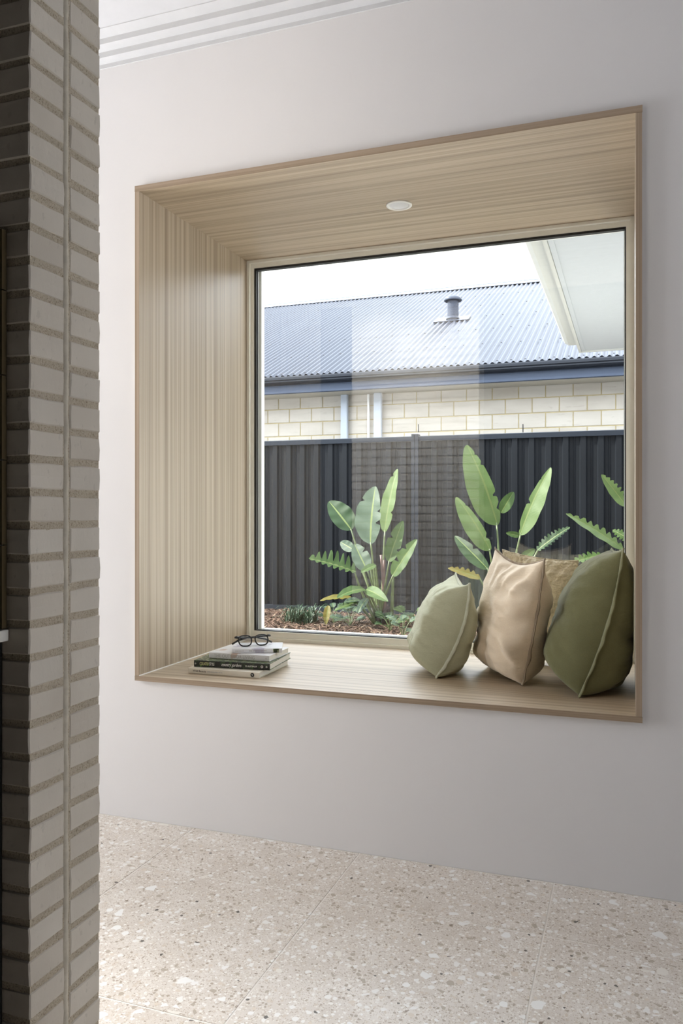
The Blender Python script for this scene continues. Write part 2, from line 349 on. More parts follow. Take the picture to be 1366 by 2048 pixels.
# glazed door frame at the left end and added fill window frame in the right wall (daylight comes in here)
dm = MB().box(XL - .08, XL - .02, -1.15, -1.10, 0, 2.38).box(XL - .08, XL - .02, -.15, -.10, 0, 2.38).box(XL - .08, XL - .02, -1.10, -.15, 2.33, 2.38)
struct(dm.build('door_1', 'frame'), 'cream framed glazed door at the end of the hall')
wm = MB().box(XR + .02, XR + .08, -1.40, -1.35, .6, 2.3).box(XR + .02, XR + .08, -.15, -.10, .6, 2.3).box(XR + .02, XR + .08, -1.35, -.15, 2.25, 2.3).box(XR + .02, XR + .08, -1.35, -.15, .6, .65)
struct(wm.build('fill_window', 'frame'), 'unseen side wall window added to let in fill light')

# ------------------------------------------------------------------ timber window seat lining
ws = tag(empty('window_seat', (BX0, 0, BZ0)), 'wood-grain laminate window seat box set into the white wall', 'window seat')
PR = 0.012; YE = BD + .075
def part(mb, name, mat, parent=ws, **k):
    o = mb.build(name, mat, None, **k); o.parent = parent; o.matrix_parent_inverse = Matrix.Translation(-Vector(parent.location)); return o
part(MB().box(BX0, BX1, -PR + .0012, YE, BZ0, BZ0 + TH), 'seat_board', 'wood_x')
part(MB().box(BX0, BX1, -PR + .0012, YE, BZ1 - TH - .003, BZ1), 'head_board', 'wood_x')
part(MB().box(BX0, BX0 + TH, -PR + .0012, YE, BZ0 + TH, BZ1 - TH - .003), 'side_board', 'wood_z')
part(MB().box(BX1 - TH, BX1, -PR + .0012, YE, BZ0 + TH, BZ1 - TH - .003), 'side_board', 'wood_z')
part(MB().box(BX0 - .001, BX1 + .001, -PR - .0005, -PR + .001, BZ0, BZ0 + TH), 'edge_strip', 'edge_x')
part(MB().box(BX0 - .001, BX1 + .001, -PR - .0005, -PR + .001, BZ1 - TH - .003, BZ1), 'edge_strip', 'edge_x')
part(MB().box(BX0, BX0 + TH, -PR - .0005, -PR + .001, BZ0 + TH + .001, BZ1 - TH - .004), 'edge_strip', 'edge_z')
part(MB().box(BX1 - TH, BX1, -PR - .0005, -PR + .001, BZ0 + TH + .001, BZ1 - TH - .004), 'edge_strip', 'edge_z')
# thin pale sealant bead where boards meet
part(MB().box(BX0 + TH, BX0 + TH + .003, -PR, BD, BZ0 + TH, BZ0 + TH + .003), 'sealant_bead', 'frame_white')
SX0, SX1, SZ0, SZ1 = BX0 + TH, BX1 - TH, BZ0 + TH, BZ1 - TH - .003      # clear opening of the box

# ------------------------------------------------------------------ window
win = struct(empty('window_1', (SX0, BD, SZ0)), 'large fixed picture window with slim cream frame')
def wp(mb, name, mat, **k): return part(mb, name, mat, win, **k)
FW = 0.030
# head, sill and jambs, each a stepped profile
def bar_h(z0, z1, up):
    m = MB(); s = 1 if up else -1
    za, zb = (z0, z1)
    m.box(SX0, SX1, BD, BD + .07, za, zb); return m
m = MB().box(SX0, SX1, BD - .012, BD + .07, SZ1 - .012, SZ1).box(SX0, SX1, BD + .006, BD + .07, SZ1 - FW, SZ1 - .012); wp(m, 'frame_head', 'frame')
m = MB().box(SX0, SX1, BD - .012, BD + .07, SZ0, SZ0 + .014).box(SX0, SX1, BD + .004, BD + .07, SZ0 + .014, SZ0 + .040); wp(m, 'frame_sill', 'frame')
for xa, xb, s in ((SX0, SX0 + .014, 1), (SX1 - .014, SX1, -1)):
    m = MB().box(xa, xb, BD - .012, BD + .07, SZ0 + .014, SZ1 - .012)
    xi, xo = (xb, xb + .013) if s > 0 else (xa - .016, xa)
    m.box(xi, xo, BD + .006, BD + .07, SZ0 + .040, SZ1 - FW); wp(m, 'frame_jamb', 'frame')
GX0, GX1, GZ0, GZ1 = SX0 + .027, SX1 - .030, SZ0 + .040, SZ1 - FW
gk = MB().box(GX0, GX0 + .008, BD + .012, BD + .035, GZ0, GZ1).box(GX1 - .004, GX1, BD + .012, BD + .035, GZ0, GZ1)
gk.box(GX0 + .008, GX1 - .004, BD + .012, BD + .035, GZ1 - .009, GZ1).box(GX0 + .008, GX1 - .004, BD + .012, BD + .035, GZ0, GZ0 + .004); wp(gk, 'gasket', 'gasket')
of = MB().box(GX0 + .008, GX0 + .022, BD + .040, BD + .07, GZ0, GZ1).box(GX1 - .008, GX1, BD + .040, BD + .07, GZ0, GZ1).box(GX0 + .022, GX1 - .008, BD + .040, BD + .07, GZ0, GZ0 + .006)
wp(of, 'outer_bead', 'frame_white')
wp(MB().box(GX0 + .004, GX1 - .002, BD + .024, BD + .030, GZ0 + .002, GZ1 - .004), 'pane', 'glass')

# downlight in the head board
dl = PZ(798, 410, SZ1)
d = tag(empty('downlight', dl), 'small round white downlight recessed in the timber head board', 'downlight')
MB().lathe([(.0475, 0), (.0475, -.003), (.045, -.0045), (.0385, -.0045), (.036, -.002), (.0345, .0)], 40).build('trim_ring', 'white', d, True)
MB().lathe([(.0355, -.0022), (.030, -.0008), (.0, -.0006)], 40).build('diffuser', 'lens_white', d, True)

# ------------------------------------------------------------------ brick pier
PT = .0555; PX1, PY0, PY1 = -0.942, -1.340, -1.151; PX0 = PX1 - .892
pier = tag(empty('brick_pier', ((PX0 + PX1) / 2, (PY0 + PY1) / 2, 0)), 'pale slim-brick pier with sandy mortar at the dark left edge', 'pier')
pc = MB().box(PX0 + .0025, PX1 - .0022, PY0 + .0025, PY1 - .0025, 0, ZC - .002)
part(pc, 'mortar_core', 'mortar', pier)
# rounded mortar bead down the joint between the two leaves
ym = (PY0 + PY1) / 2
bead = MB()
pts = []; rr = []
zz = 0.0
while zz < ZC: pts.append((PX1 - .0075 + random.uniform(-.0006, .0006), ym - .001 + random.uniform(-.0007, .0007), zz)); rr.append(.0085 + random.uniform(-.0006, .0006)); zz += .02
bead.tube(pts, rr, 10); part(bead, 'joint_bead', 'mortar_smooth', pier, smooth=True)
def brickmesh(l, wd, h, seed):
    b = MB().box(-l, 0, 0, wd, 0, h); rnd = random.Random(seed)
    bmesh.ops.subdivide_edges(b.bm, edges=b.bm.edges[:], cuts=1, use_grid_fill=True)
    for v in b.bm.verts: v.co += Vector((rnd.uniform(-.0012, .0008), rnd.uniform(-.0008, .0008), rnd.uniform(-.0009, .0009)))
    ed = [e_ for e_ in b.bm.edges if len(e_.link_faces) == 2 and e_.calc_face_angle(0) > 1.0]
    bmesh.ops.bevel(b.bm, geom=ed, offset=.0022, segments=1, affect='EDGES')
    bmesh.ops.recalc_face_normals(b.bm, faces=b.bm.faces[:]); me = bpy.data.meshes.new('brick'); b.bm.to_mesh(me); b.bm.free()
    return me
WD = (PY1 - PY0 - .016) / 2; BH = .0437
longs = [brickmesh(.2907, WD, BH, k) for k in range(6)]; halves = [brickmesh(.1404, WD, BH, k + 20) for k in range(6)]
n_b = 0; rest = []
nc = int(ZC / PT) + 1
for k in range(nc):
    zb = k * PT + .0165 - .0
    h = min(BH, ZC - .003 - zb)
    if h < .01: continue
    for leaf in (0, 1):
        yb = PY0 if leaf == 0 else PY1 - WD
        seq = [.2907] * 3 if k % 2 else [.1404, .2907, .2907, .1404]
        x = PX1
        for q, L in enumerate(seq):
            me = random.choice(longs if L > .2 else halves); loc = (x + random.uniform(-.0012, .0006), yb + random.uniform(-.0008, .0008), zb + random.uniform(-.0007, .0007))
            if leaf == 0 and q == len(seq) - 1: rest.append((L, loc, h))
            else:
                o = link('brick', me, 'brick', pier); o.location = Vector(loc) - pier.location; o.scale.z = h / BH; n_b += 1
            x -= L + .010
rb = MB()
for L, l, h in rest: rb.box(l[0] - L, l[0], l[1], l[1] + WD, l[2], l[2] + h)
tag(part(rb, 'end_bricks', 'brick', pier), kind='stuff')

# splashback, bench and cupboard on the kitchen side of the pier
sb = tag(empty('tiled_splashback', (-1.4, PY0, .891)), 'dark glazed tile splashback with brass edge trim beside the brick pier', 'splashback')
TXE = -.9955
tp = .1425
part(MB().box(PX0 + .02, TXE - .001, PY0 - .004, PY0 - .0022, .892, 1.560), 'adhesive_bed', 'grout', sb)
tm = None
zt = .892
rows = [.891, 1.032, 1.1745, 1.317, 1.4595, 1.562]
for a, b in zip(rows[:-1], rows[1:]):
    x = TXE
    for q in range(6):
        part(MB().box(x - .141, x - .001, PY0 - .012, PY0 - .004, a + .0015, b - .0015).bevel(.001, 1), 'tile', 'splash_tile', sb); x -= tp
    part(MB().box(TXE - .0005, TXE + .007, PY0 - .013, PY0 - .0022, a + .001, b - .001), 'edge_trim', 'brass', sb)
bt = tag(put(MB().box(PX0 + .02, -.983, PY0 - .62, PY0 - .0025, .871, .8905).bevel(.002).build('benchtop', 'stone'), (-1.4, PY0 - .3, .871)), 'pale stone benchtop end against the brick pier', 'benchtop')
cb = tag(empty('base_cabinet', (-1.4, PY0 - .3, 0)), 'dark kitchen base cabinet under the pale benchtop', 'cabinet')
part(MB().box(PX0 + .03, -.998, PY0 - .58, PY0 - .0025, .1, .870), 'carcass', 'charcoal', cb)
part(MB().box(PX0 + .03, -1.02, PY0 - .54, PY0 - .003, 0.001, .1), 'kickboard', 'charcoal', cb)
for q in range(2): part(MB().box(PX0 + .032 + q * .4, PX0 + .428 + q * .4, PY0 - .6, PY0 - .5805, .104, .866), 'door', 'charcoal', cb)

# ================================================================== cushions
def sm(x): return max(0.0, x)
def cushion(name, label, A, B, C, D, tl, tr, mat, edge, group, seed, N=44, hem=.010, pin=.075, wr=.006, dent=None, fuzzy=0.0, pinv=None, bow=0.0):
    pinv = pin * .8 if pinv is None else pinv
    # A near bottom, B near top, C far top, D far bottom (seam corners); tl / tr bulge to the left / right
    A, B, C, D = map(Vector, (A, B, C, D)); ctr = (A + B + C + D) / 4; base = Vector((ctr.x, ctr.y, SZ0))
    nrm = (B - A).cross(C - A).normalized()
    if nrm.x > 0: nrm.negate()
    root = tag(empty(name, base), label, 'cushion', group)
    def plane(u, v):
        a, b = (u + 1) / 2, (v + 1) / 2
        # concave edges, pointed corners
        uu = u * (1 - pin * (1 - v * v)); vv = v * (1 - (pinv if v > 0 else pin * .5) * (1 - u * u))
        a, b = (uu + 1) / 2, (vv + 1) / 2
        return A.lerp(D, 1 - a).lerp(B.lerp(C, 1 - a), b) - nrm * bow * (1 - v * v) * (.5 + .5 * u)      # u=+1 near edge
    off = Vector((seed * 3.1, seed * 1.7, seed))
    def pt(u, v, side):
        p = plane(u, v); e_ = (1 - u * u) * (1 - v * v)
        th = (tl if side > 0 else tr) * ((1 - u ** 4) * (1 - abs(v + .12 * (1 - v * v)) ** (3.2 if v > -.12 else 5))) ** 0.60 * (.88 - .12 * v)
        q = p + nrm * th * side
        # creases running in from the seams
        ed = max(abs(u), abs(v)); k = math.exp(-((ed - .80) / .22) ** 2)
        ang = math.atan2(v, u); wv = noise.noise(Vector((ang * 5.5, ed * 1.2, side * 5)) + off)
        w2_ = noise.noise(Vector((u * 2.2, v * 3.4, side * 3)) + off * 2)
        amp = wr * min(1, e_ * 9)
        q += nrm * side * (wv * k * 2.2 + w2_ * 1.2) * amp
        # horizontal slump folds
        fold = noise.noise(Vector((u * 1.1, v * 6.0 + u * 1.3, 2.0 + side)) + off)
        q += nrm * side * (-abs(fold)) * amp * 1.5
        if dent:
            du, dv, dr, dd = dent; q -= nrm * side * dd * math.exp(-(((u - du) / (dr * 2.4)) ** 2 + ((v - dv) / dr) ** 2)) * min(1, e_ * 9)
        if fuzzy: q += nrm * side * noise.noise(q * 140) * fuzzy
        q.z = max(q.z, SZ0 + .0015)
        lim = SX1 - .004
        if q.x > lim: q.x = lim
        return q
    verts, faces = [], []
    idx = {}
    for side in (1, -1):
        for i in range(N + 1):
            for j in range(N + 1):
                if side < 0 and (i in (0, N) or j in (0, N)): idx[side, i, j] = idx[1, i, j]; continue
                u = -math.cos(math.pi * i / N) * .35 + (2 * i / N - 1) * .65; v = -math.cos(math.pi * j / N) * .35 + (2 * j / N - 1) * .65
                idx[side, i, j] = len(verts); verts.append(pt(u, v, side) - base)
        for i in range(N):
            for j in range(N):
                f = (idx[side, i, j], idx[side, i + 1, j], idx[side, i + 1, j + 1], idx[side, i, j + 1]); faces.append(f if side > 0 else f[::-1])
    me = bpy.data.meshes.new('cover'); me.from_pydata(verts, [], faces)
    bm = bmesh.new(); bm.from_mesh(me); bmesh.ops.recalc_face_normals(bm, faces=bm.faces[:]); bm.to_mesh(me); bm.free()
    for p in me.polygons: p.use_smooth = True
    o = link('cover', me, mat, root)
    o.modifiers.new('sub', 'SUBSURF').levels = 1; o.modifiers['sub'].render_levels = 1
    # hem: a flat ribbon standing out of the seam all round
    loop = []
    n = 60
    for s_ in range(4):
        for k in range(n):
            t = -1 + 2 * k / n
            loop.append([(t, -1), (1, t), (-t, 1), (-1, -t)][s_])
    hb = MB(); ring = []
    for q, (u, v) in enumerate(loop):
        p = pt(u, v, 1); pc_ = pt(u * .93, v * .93, 1) * .5 + pt(u * .93, v * .93, -1) * .5
        outd = (p - pc_).normalized(); jit = nrm * (noise.noise(Vector((u * 6, v * 6, seed))) * .006)
        hw = hem * (1 + .25 * noise.noise(Vector((q * .3, seed, 0))))
        row = []
        for a_, t_ in ((-.004, .0035), (hw, .0016), (hw, -.0016), (-.004, -.0035)):
            z = p + outd * a_ + nrm * t_ + jit * max(0, a_) / max(hem, 1e-4); z.z = max(z.z, SZ0 + .001); z.x = min(z.x, SX1 - .003)
            row.append(hb.bm.verts.new(z - base))
        ring.append(row)
    for q in range(len(ring)):
        a_, b_ = ring[q], ring[(q + 1) % len(ring)]
        for k in range(4): hb.bm.faces.new((a_[k], a_[(k + 1) % 4], b_[(k + 1) % 4], b_[k]))
    hb.build('hem', edge, root, True)
    return root
G = 'cushions at the end of the window seat'
cushion('cushion', 'small pale sage linen cushion, nearest the books', (-.631, .292, SZ0 + .004), (-.520, .320, .838), (-.628, .605, .850), (-.69, .585, SZ0 + .006), .150, .085, 'sage', 'sage_edge', G, 1, hem=.006, pinv=.15, bow=.03, wr=.005, dent=(.2, -.55, .10, .010))
cushion('cushion', 'beige cushion with dark piped seam between the two green ones', (-.337, .278, SZ0 + .004), (-.262, .247, .932), (-.470, .555, .952), (-.50, .575, SZ0 + .006), .110, .105, 'beige', 'beige_edge', G, 2, hem=.005, wr=.010, pinv=.17, bow=.015)
cushion('cushion', 'large dark olive linen cushion against the timber side board', (-.150, .165, SZ0 + .004), (-.022, .225, .968), (-.066, .640, .95), (-.16, .60, SZ0 + .006), .168, .135, 'olive', 'olive_edge', G, 3, hem=.008, bow=.02, wr=.007, dent=(.6, -.10, .14, .018))
cushion('cushion', 'textured cream boucle cushion half hidden behind the beige one', (-.175, .640, SZ0 + .01), (-.182, .655, .905), (-.475, .770, .935), (-.46, .76, SZ0 + .01), .055, .05, 'boucle', 'boucle_edge', G, 4, hem=.003, wr=.004, fuzzy=.006, N=80)

# ================================================================== books and glasses
def text(body, size, mat, parent, loc, rot=(R(90), 0, 0), sx=1.0, name='spine_lettering', shear=0.0, spacing=1.0):
    c = bpy.data.curves.new(name, 'FONT'); c.body = body; c.size = size; c.extrude = .00015; c.align_y = 'CENTER'; c.shear = shear; c.space_character = spacing
    t = bpy.data.objects.new('tmp', c); COL.objects.link(t); bpy.context.view_layer.update()
    me = bpy.data.meshes.new_from_object(t.evaluated_get(bpy.context.evaluated_depsgraph_get())); bpy.data.objects.remove(t)
    me.materials.clear(); o = link(name, me, mat, parent); o.location = loc; o.rotation_euler = rot; o.scale = (sx, 1, 1); return o
def book(name, label, loc, rz, L, W, T, cover, spine, hard=True):
    root = tag(empty(name, loc, rz), label, 'book', 'books stacked on the window seat')
    c = .0022 if hard else .0006; ov = .003 if hard else 0.0
    MB().box(0, L, .001, W, 0, c).bevel(.0004, 1).build('cover_board', cover, root)
    MB().box(0, L, .001, W, T - c, T).bevel(.0004, 1).build('cover_board', cover, root)
    n = 8; pr = []
    MB().prism([(c * .9, 0.0002), (c * .9, T - .0002), (.0003, T - .0004), (-.0008, T - .0025), (-.0011, T / 2), (-.0008, .0025), (.0003, .0004)], 'x', 0, L).build('spine', spine, root)
    MB().box(ov, L - ov, .0025, W - ov, c, T - c).build('pages', 'pages', root)
    return root
def dashes(root, x0, x1, zc, h, mat, y=-.0013):      # print too fine to read
    m_ = MB(); x = x0; rd = random.Random(int(x0 * 1e4))
    while x < x1:
        l = rd.uniform(.0012, .003)
        if rd.random() > .15:
            hh = h * rd.uniform(.6, 1.0); m_.box(x, x + l * .7, y - .0002, y + .0004, zc - hh / 2, zc + hh / 2)
        x += l
    return m_.build('fine_print', mat, root)
z = SZ0 + .0004
b1 = book('book', 'cream hardback at the bottom of the stack', (-1.485, .087, z), R(1.0), .277, .262, .0205, 'cover_cream', 'cover_cream')
text('Wild Beauty', .0105, 'ink', b1, (.018, -.0013, .0105)); dashes(b1, .075, .135, .0105, .0035, 'ink_pale')
o = MB().lathe([(.0072, 0), (.0072, .0004), (0, .0004)], 24).build('publisher_mark', 'ink', b1); o.location = (.251, -.0011, .0105); o.rotation_euler = (R(90), 0, 0)
dashes(b1, .2475, .2545, .0118, .0012, 'print_white', -.0018); dashes(b1, .248, .254, .0092, .0012, 'print_white', -.0018)
z += .0209
b2 = book('book', 'black gardening hardback with leafy cover and lime spine lettering', (-1.473, .106, z), R(5.5), .287, .236, .0232, 'cover_garden', 'spine_garden')
text('COUNTRY', .0155, 'print_lime', b2, (.022, -.0013, .0116), sx=.48); text('STYLE', .0155, 'print_white', b2, (.059, -.0013, .0116), sx=.48)
text('country gardens', .0160, 'print_white', b2, (.105, -.0013, .0122), sx=.72, shear=.35); text('IN AUSTRALIA', .0075, 'print_white', b2, (.196, -.0013, .0112), sx=.9)
for q, (mx, r_) in enumerate(((.006, .0025), (.258, .0045), (.275, .003))):
    o = MB().lathe([(r_, 0), (r_, .0003), (r_ * .6, .0003)], 14).build('spine_ornament', 'print_white', b2); o.location = (mx, -.0011, .0116); o.rotation_euler = (R(90), 0, 0)
z += .0236
b3 = book('book', 'white hardback with thin grey lettering, second from the top', (-1.442, .160, z), R(1.5), .238, .185, .0212, 'cover_white', 'cover_white')
text('THE OUTDOOR LIVING', .0165, 'ink_pale', b3, (.020, -.0013, .0104), sx=.92); text('H', .009, 'ink_pale', b3, (.222, -.0013, .0104))
z += .0216
b4 = book('book', 'thin pale paperback on top of the stack under the glasses', (-1.352, .166, z), R(23), .180, .135, .0155, 'cover_lilac', 'cover_lilac', hard=False)
dashes(b4, .012, .042, .0078, .003, 'ink_pale'); dashes(b4, .056, .125, .0078, .0034, 'ink_grey')
MB().box(.148, .168, -.0014, -.0009, .0012, .0144).build('spine_picture', 'cover_garden', b4)
z += .0158
# folded black spectacles standing on their rims
gl = tag(empty('eyeglasses', (-1.303, .245, z), R(42)), 'folded black-framed eyeglasses on the top book', 'glasses')
tilt = Matrix.Rotation(R(-22), 4, 'X')
def rimpts(cx):
    pts = []
    for k in range(33):
        a = 2 * math.pi * k / 32; c_, s_ = math.cos(a), math.sin(a); ex = 2 / 2.9
        x = math.copysign(abs(c_) ** ex, c_) * .0245; y = math.copysign(abs(s_) ** ex, s_) * .0195
        if y < 0: x *= 1 - .14 * abs(y) / .0195
        pts.append(tilt @ Vector((cx + x, 0, .0215 + y)))
    return pts
for cx in (-.0315, .0315):
    rim = MB().tube(rimpts(cx), .0025, 8, False).build('rim', 'acetate', gl, True)
    lp = rimpts(cx)[:-1]; mb = MB(); mb.bm.faces.new([mb.bm.verts.new(p) for p in lp]); mb.build('lens', 'lens', rim)
MB().tube([tilt @ Vector(p) for p in ((-.009, 0, .028), (-.004, -.001, .0315), (.004, -.001, .0315), (.009, 0, .028))], .0022, 8).build('bridge', 'acetate', gl, True)
for s_ in (-1, 1):
    MB().tube([tilt @ Vector((s_ * .052, 0, .036)), tilt @ Vector((s_ * .063, .001, .0375)), tilt @ Vector((s_ * .0665, .006, .037))], [.0035, .0042, .004], 8).build('end_piece', 'acetate', gl, True)
    yo = .010 if s_ > 0 else .016
    pts = [tilt @ Vector((s_ * .0665, .006, .037)), tilt @ Vector((s_ * .045, yo, .0375)), tilt @ Vector((-s_ * .02, yo + .003, .036)), tilt @ Vector((-s_ * .052, yo + .006, .029)), tilt @ Vector((-s_ * .077, yo + .008, .016))]
    MB().tube(pts, [.0036, .0032, .0028, .0034, .0034], 8).build('temple', 'acetate', gl, True)

# ================================================================== outside
GZ = 0.035; FY = 5.41
gr = MB(); n = 60
gv = [[gr.bm.verts.new((-7 + 9.5 * i / n, 3.56 + (FY + .1 - 3.56) * j / n, GZ - .03 + .022 * noise.noise(Vector((i * .35, j * .35, 0))))) for j in range(n + 1)] for i in range(n + 1)]
for i in range(n):
    for j in range(n): gr.bm.faces.new((gv[i][j], gv[i + 1][j], gv[i + 1][j + 1], gv[i][j + 1]))
struct(gr.build('garden_bed', 'soil', smooth=True), 'brown garden bed below the fence')
struct(MB().box(-14, 8, .11, 20, -.3, -.06).build('ground', 'soil'))
struct(MB().box(-12, 3, .95, 3.55, -.06, GZ).box(-12, -7, 3.55, FY - .05, -.06, GZ).build('paving', 'paving'))
ch = MB(); rnd = random.Random(3)
for k in range(11000):
    x = rnd.uniform(-4.6, .6); y = rnd.uniform(3.58, FY - .04); l = rnd.uniform(.015, .055); wd = rnd.uniform(.003, .009)
    mt = Matrix.Translation((x, y, GZ - .012 + rnd.random() * .022)) @ Matrix.Rotation(rnd.uniform(0, 6.28), 4, 'Z') @ Matrix.Rotation(rnd.uniform(-.5, .5), 4, 'Y')
    ch.box(-l, l, -wd, wd, -.002, .002, mt)
tag(ch.build('wood_mulch', 'mulch', recalc=False), 'reddish brown wood chip mulch under the plants', 'mulch', kind='stuff')

# fence
fn = tag(empty('steel_fence', (-2.03, FY, 0)), 'charcoal ribbed steel fence behind the plants', 'fence')
FB, FT = .034, 1.835
posts = [-2.03 + k * 2.365 for k in (-2, -1, 0, 1, 2)]
def ribprof(w):
    pr = []; x = 0
    while x < w - .005:
        for dx, dy in ((0, 0), (.012, -.022), (.060, -.022), (.072, 0), (.100, 0), (.106, .006), (.118, .006), (.124, 0)):
            pr.append((x + dx, dy))
        x += .1576
    pr = [p for p in pr if p[0] <= w]; pr.append((w, 0)); return pr
for a, b in zip(posts[:-1], posts[1:]):
    w_ = (b - a) / 3
    for q in range(3):
        part(MB().sheet([(a + q * w_ + x, FY + y) for x, y in ribprof(w_)], 'z', FB + .012, FT - .008), 'fence_sheet', 'fence', fn)
    part(MB().prism([(FY - .034, FT - .052), (FY - .034, FT - .006), (FY - .022, FT), (FY + .022, FT), (FY + .034, FT - .006), (FY + .034, FT - .052)], 'x', a + .025, b - .025), 'top_rail', 'fence_rail', fn)
    part(MB().prism([(FY - .034, FB + .052), (FY - .034, FB + .006), (FY - .022, FB - .004), (FY + .022, FB - .004), (FY + .034, FB + .006), (FY + .034, FB + .052)], 'x', a + .025, b - .025), 'bottom_rail', 'fence_rail', fn)
for x in posts:
    mb = MB()
    for s_ in (-1, 1):
        xx = x + s_ * .019
        mb.box(xx - .016, xx + .016, FY - .043, FY + .043, -.15, FT + .018)
    part(mb, 'fence_post', 'fence_rail', fn)

# neighbouring house
NY = 6.89
nh = tag(empty('neighbour_house', (-2, NY, 0)), 'cream block house with blue-grey corrugated roof beyond the fence', 'house')
wall_top = P(1100, 764, NY).z
NX0, NX1 = -9.0, 2.5
part(MB().box(NX0, NX1, NY + .006, NY + .25, 0, wall_top + .2), 'wall_core', 'house_mortar', nh)
bl, bh = .300, .172; zr = wall_top - .004
hb_ = []
def hbrick(l, h, seed):
    b = MB().box(0, l, 0, .05, 0, h).bevel(.004, 1); bmesh.ops.recalc_face_normals(b.bm, faces=b.bm.faces[:]); me = bpy.data.meshes.new('house_brick'); b.bm.to_mesh(me); b.bm.free(); return me
me_full = hbrick(bl - .011, bh - .011, 0)
row = 0
while zr > 1.2:
    x = NX0 + 3.0 - (.15 if row % 2 else 0)
    while x < 1.2:
        o = link('brick', me_full, 'house_brick', nh); o.location = (x - nh.location.x, 0, zr - bh + .011); x += bl
    zr -= bh; row += 1
tag(part(MB().box(NX0, NX1, NY + .001, NY + .01, 0, zr), 'lower_blockwork', 'house_brick', nh), kind='stuff')
EY = NY - .42                                   # eave line
g_top = P(1000, 724, EY - .06).z; g_bot = P(1000, 757, EY - .06).z; f_bot = P(1000, 772, EY).z
gtop_px = [P(900, 733, EY - .11).z, P(900, 748, EY - .11).z, P(900, 770, EY).z]
zt, zm, zb_ = gtop_px
part(MB().box(NX0, NX1, EY, NY + .01, zb_ + .004, zb_ + .014), 'soffit', 'soffit_cream', nh)
part(MB().box(NX0, NX1, EY - .012, EY, zb_ - .004, zt - .01), 'fascia', 'fascia', nh)
part(MB().prism([(EY - .013, zm - .006), (EY - .06, zm - .006), (EY - .10, zm + .004), (EY - .115, zm + .02), (EY - .112, zm + .035), (EY - .125, zm + .045), (EY - .125, zt - .012), (EY - .118, zt), (EY - .108, zt), (EY - .108, zt - .012), (EY - .100, zm + .03), (EY - .013, zm + .006)], 'x', NX0, NX1), 'gutter', 'gutter', nh)
part(MB().box(NX0, NX1, EY - .030, EY - .0125, zb_ + .002, zb_ + .03), 'fascia_lip', 'fascia', nh)
for q in (1, 2, 3):
    zz = zb_ + (zm - zb_) * q / 4
# roof: find the ridge so that it shows along the photographed line with a 24 degree pitch
pit = math.tan(R(24.0)); ey, ez = EY - .07, zt + .015
r_ = ray(900, 579); k = (ez + pit * (CAM.y - ey) - CAM.z) / (r_.z - pit * r_.y); ry = CAM.y + r_.y * k; rz = ez + pit * (ry - ey)
pts = []; x = NX0
NRM = Vector((0, -math.sin(R(24)), math.cos(R(24))))
rf = MB(); pitch = .076
prev = None; nseg = int((NX1 - NX0) / pitch * 8)
for i in range(nseg + 1):
    x = NX0 + i * pitch / 8; h = .0125 * math.sin(2 * math.pi * x / pitch)
    a = rf.bm.verts.new(Vector((x, ey, ez)) + NRM * h); b = rf.bm.verts.new(Vector((x, ry, rz)) + NRM * h)
    if prev: rf.bm.faces.new((prev[0], a, b, prev[1]))
    prev = (a, b)
part(rf, 'roof_sheeting', 'roof', nh, smooth=True)
part(MB().sheet([(ry, rz - .05), (ry + 5, rz - .05 - 5 * pit)], 'x', NX0, NX1), 'far_roof_slope', 'roof', nh)
part(MB().prism([(ry - .16, rz - .16 * pit + .018), (ry - .015, rz + .030), (ry, rz + .045), (ry + .015, rz + .030), (ry + .16, rz - .16 * pit + .018), (ry, rz + .018)], 'x', NX0, NX1), 'ridge_cap', 'steel_blue', nh)
sc = MB(); rows_s = 7
for j in range(rows_s):
    t_ = (.06 + j * .9) / math.hypot(ry - ey, rz - ez)
    if t_ > .96: continue
    i = 0; x = NX0 + pitch * .25
    st = 2 if j == 0 else 3
    while x < NX1:
        c_ = Vector((x, ey + (ry - ey) * t_, ez + (rz - ez) * t_)) + NRM * .009
        rot = Matrix.Translation(c_) @ Matrix.Rotation(R(24), 4, 'X'); sc.box(-.008, .008, -.008, .008, 0, .008, rot); x += pitch * st
tag(part(sc, 'roof_screws', 'screw', nh, recalc=False), kind='stuff')
# roof vent
r_ = ray(906, 640); k = (ez + pit * (CAM.y - ey) - CAM.z) / (r_.z - pit * r_.y); vp = CAM + r_ * k
vt = part(MB().lathe([(.080, -.06), (.080, .30)], 28, vp), 'vent_pipe', 'roof', nh, smooth=True)
sc_ = (vp - CAM).y / 9
part(MB().lathe([(.080, .285), (.118, .265), (.128, .275), (.126, .300), (.095, .330), (.04, .345), (.0, .348)], 28, vp), 'vent_cowl', 'steel_blue', nh, smooth=True)
rot = Matrix.Translation(vp + NRM * .012) @ Matrix.Rotation(R(24), 4, 'X')
part(MB().box(-.26, .24, -.13, .16, 0, .006, rot), 'vent_flashing', 'roof', nh)
part(MB().lathe([(.10, .012), (.082, .045)], 24, vp), 'vent_collar', 'roof', nh, smooth=True)
for o in list(nh.children):
    if o.name in ('vent_cowl', 'vent_flashing', 'vent_collar'): o.parent = vt; o.matrix_parent_inverse = Matrix.Identity(4)
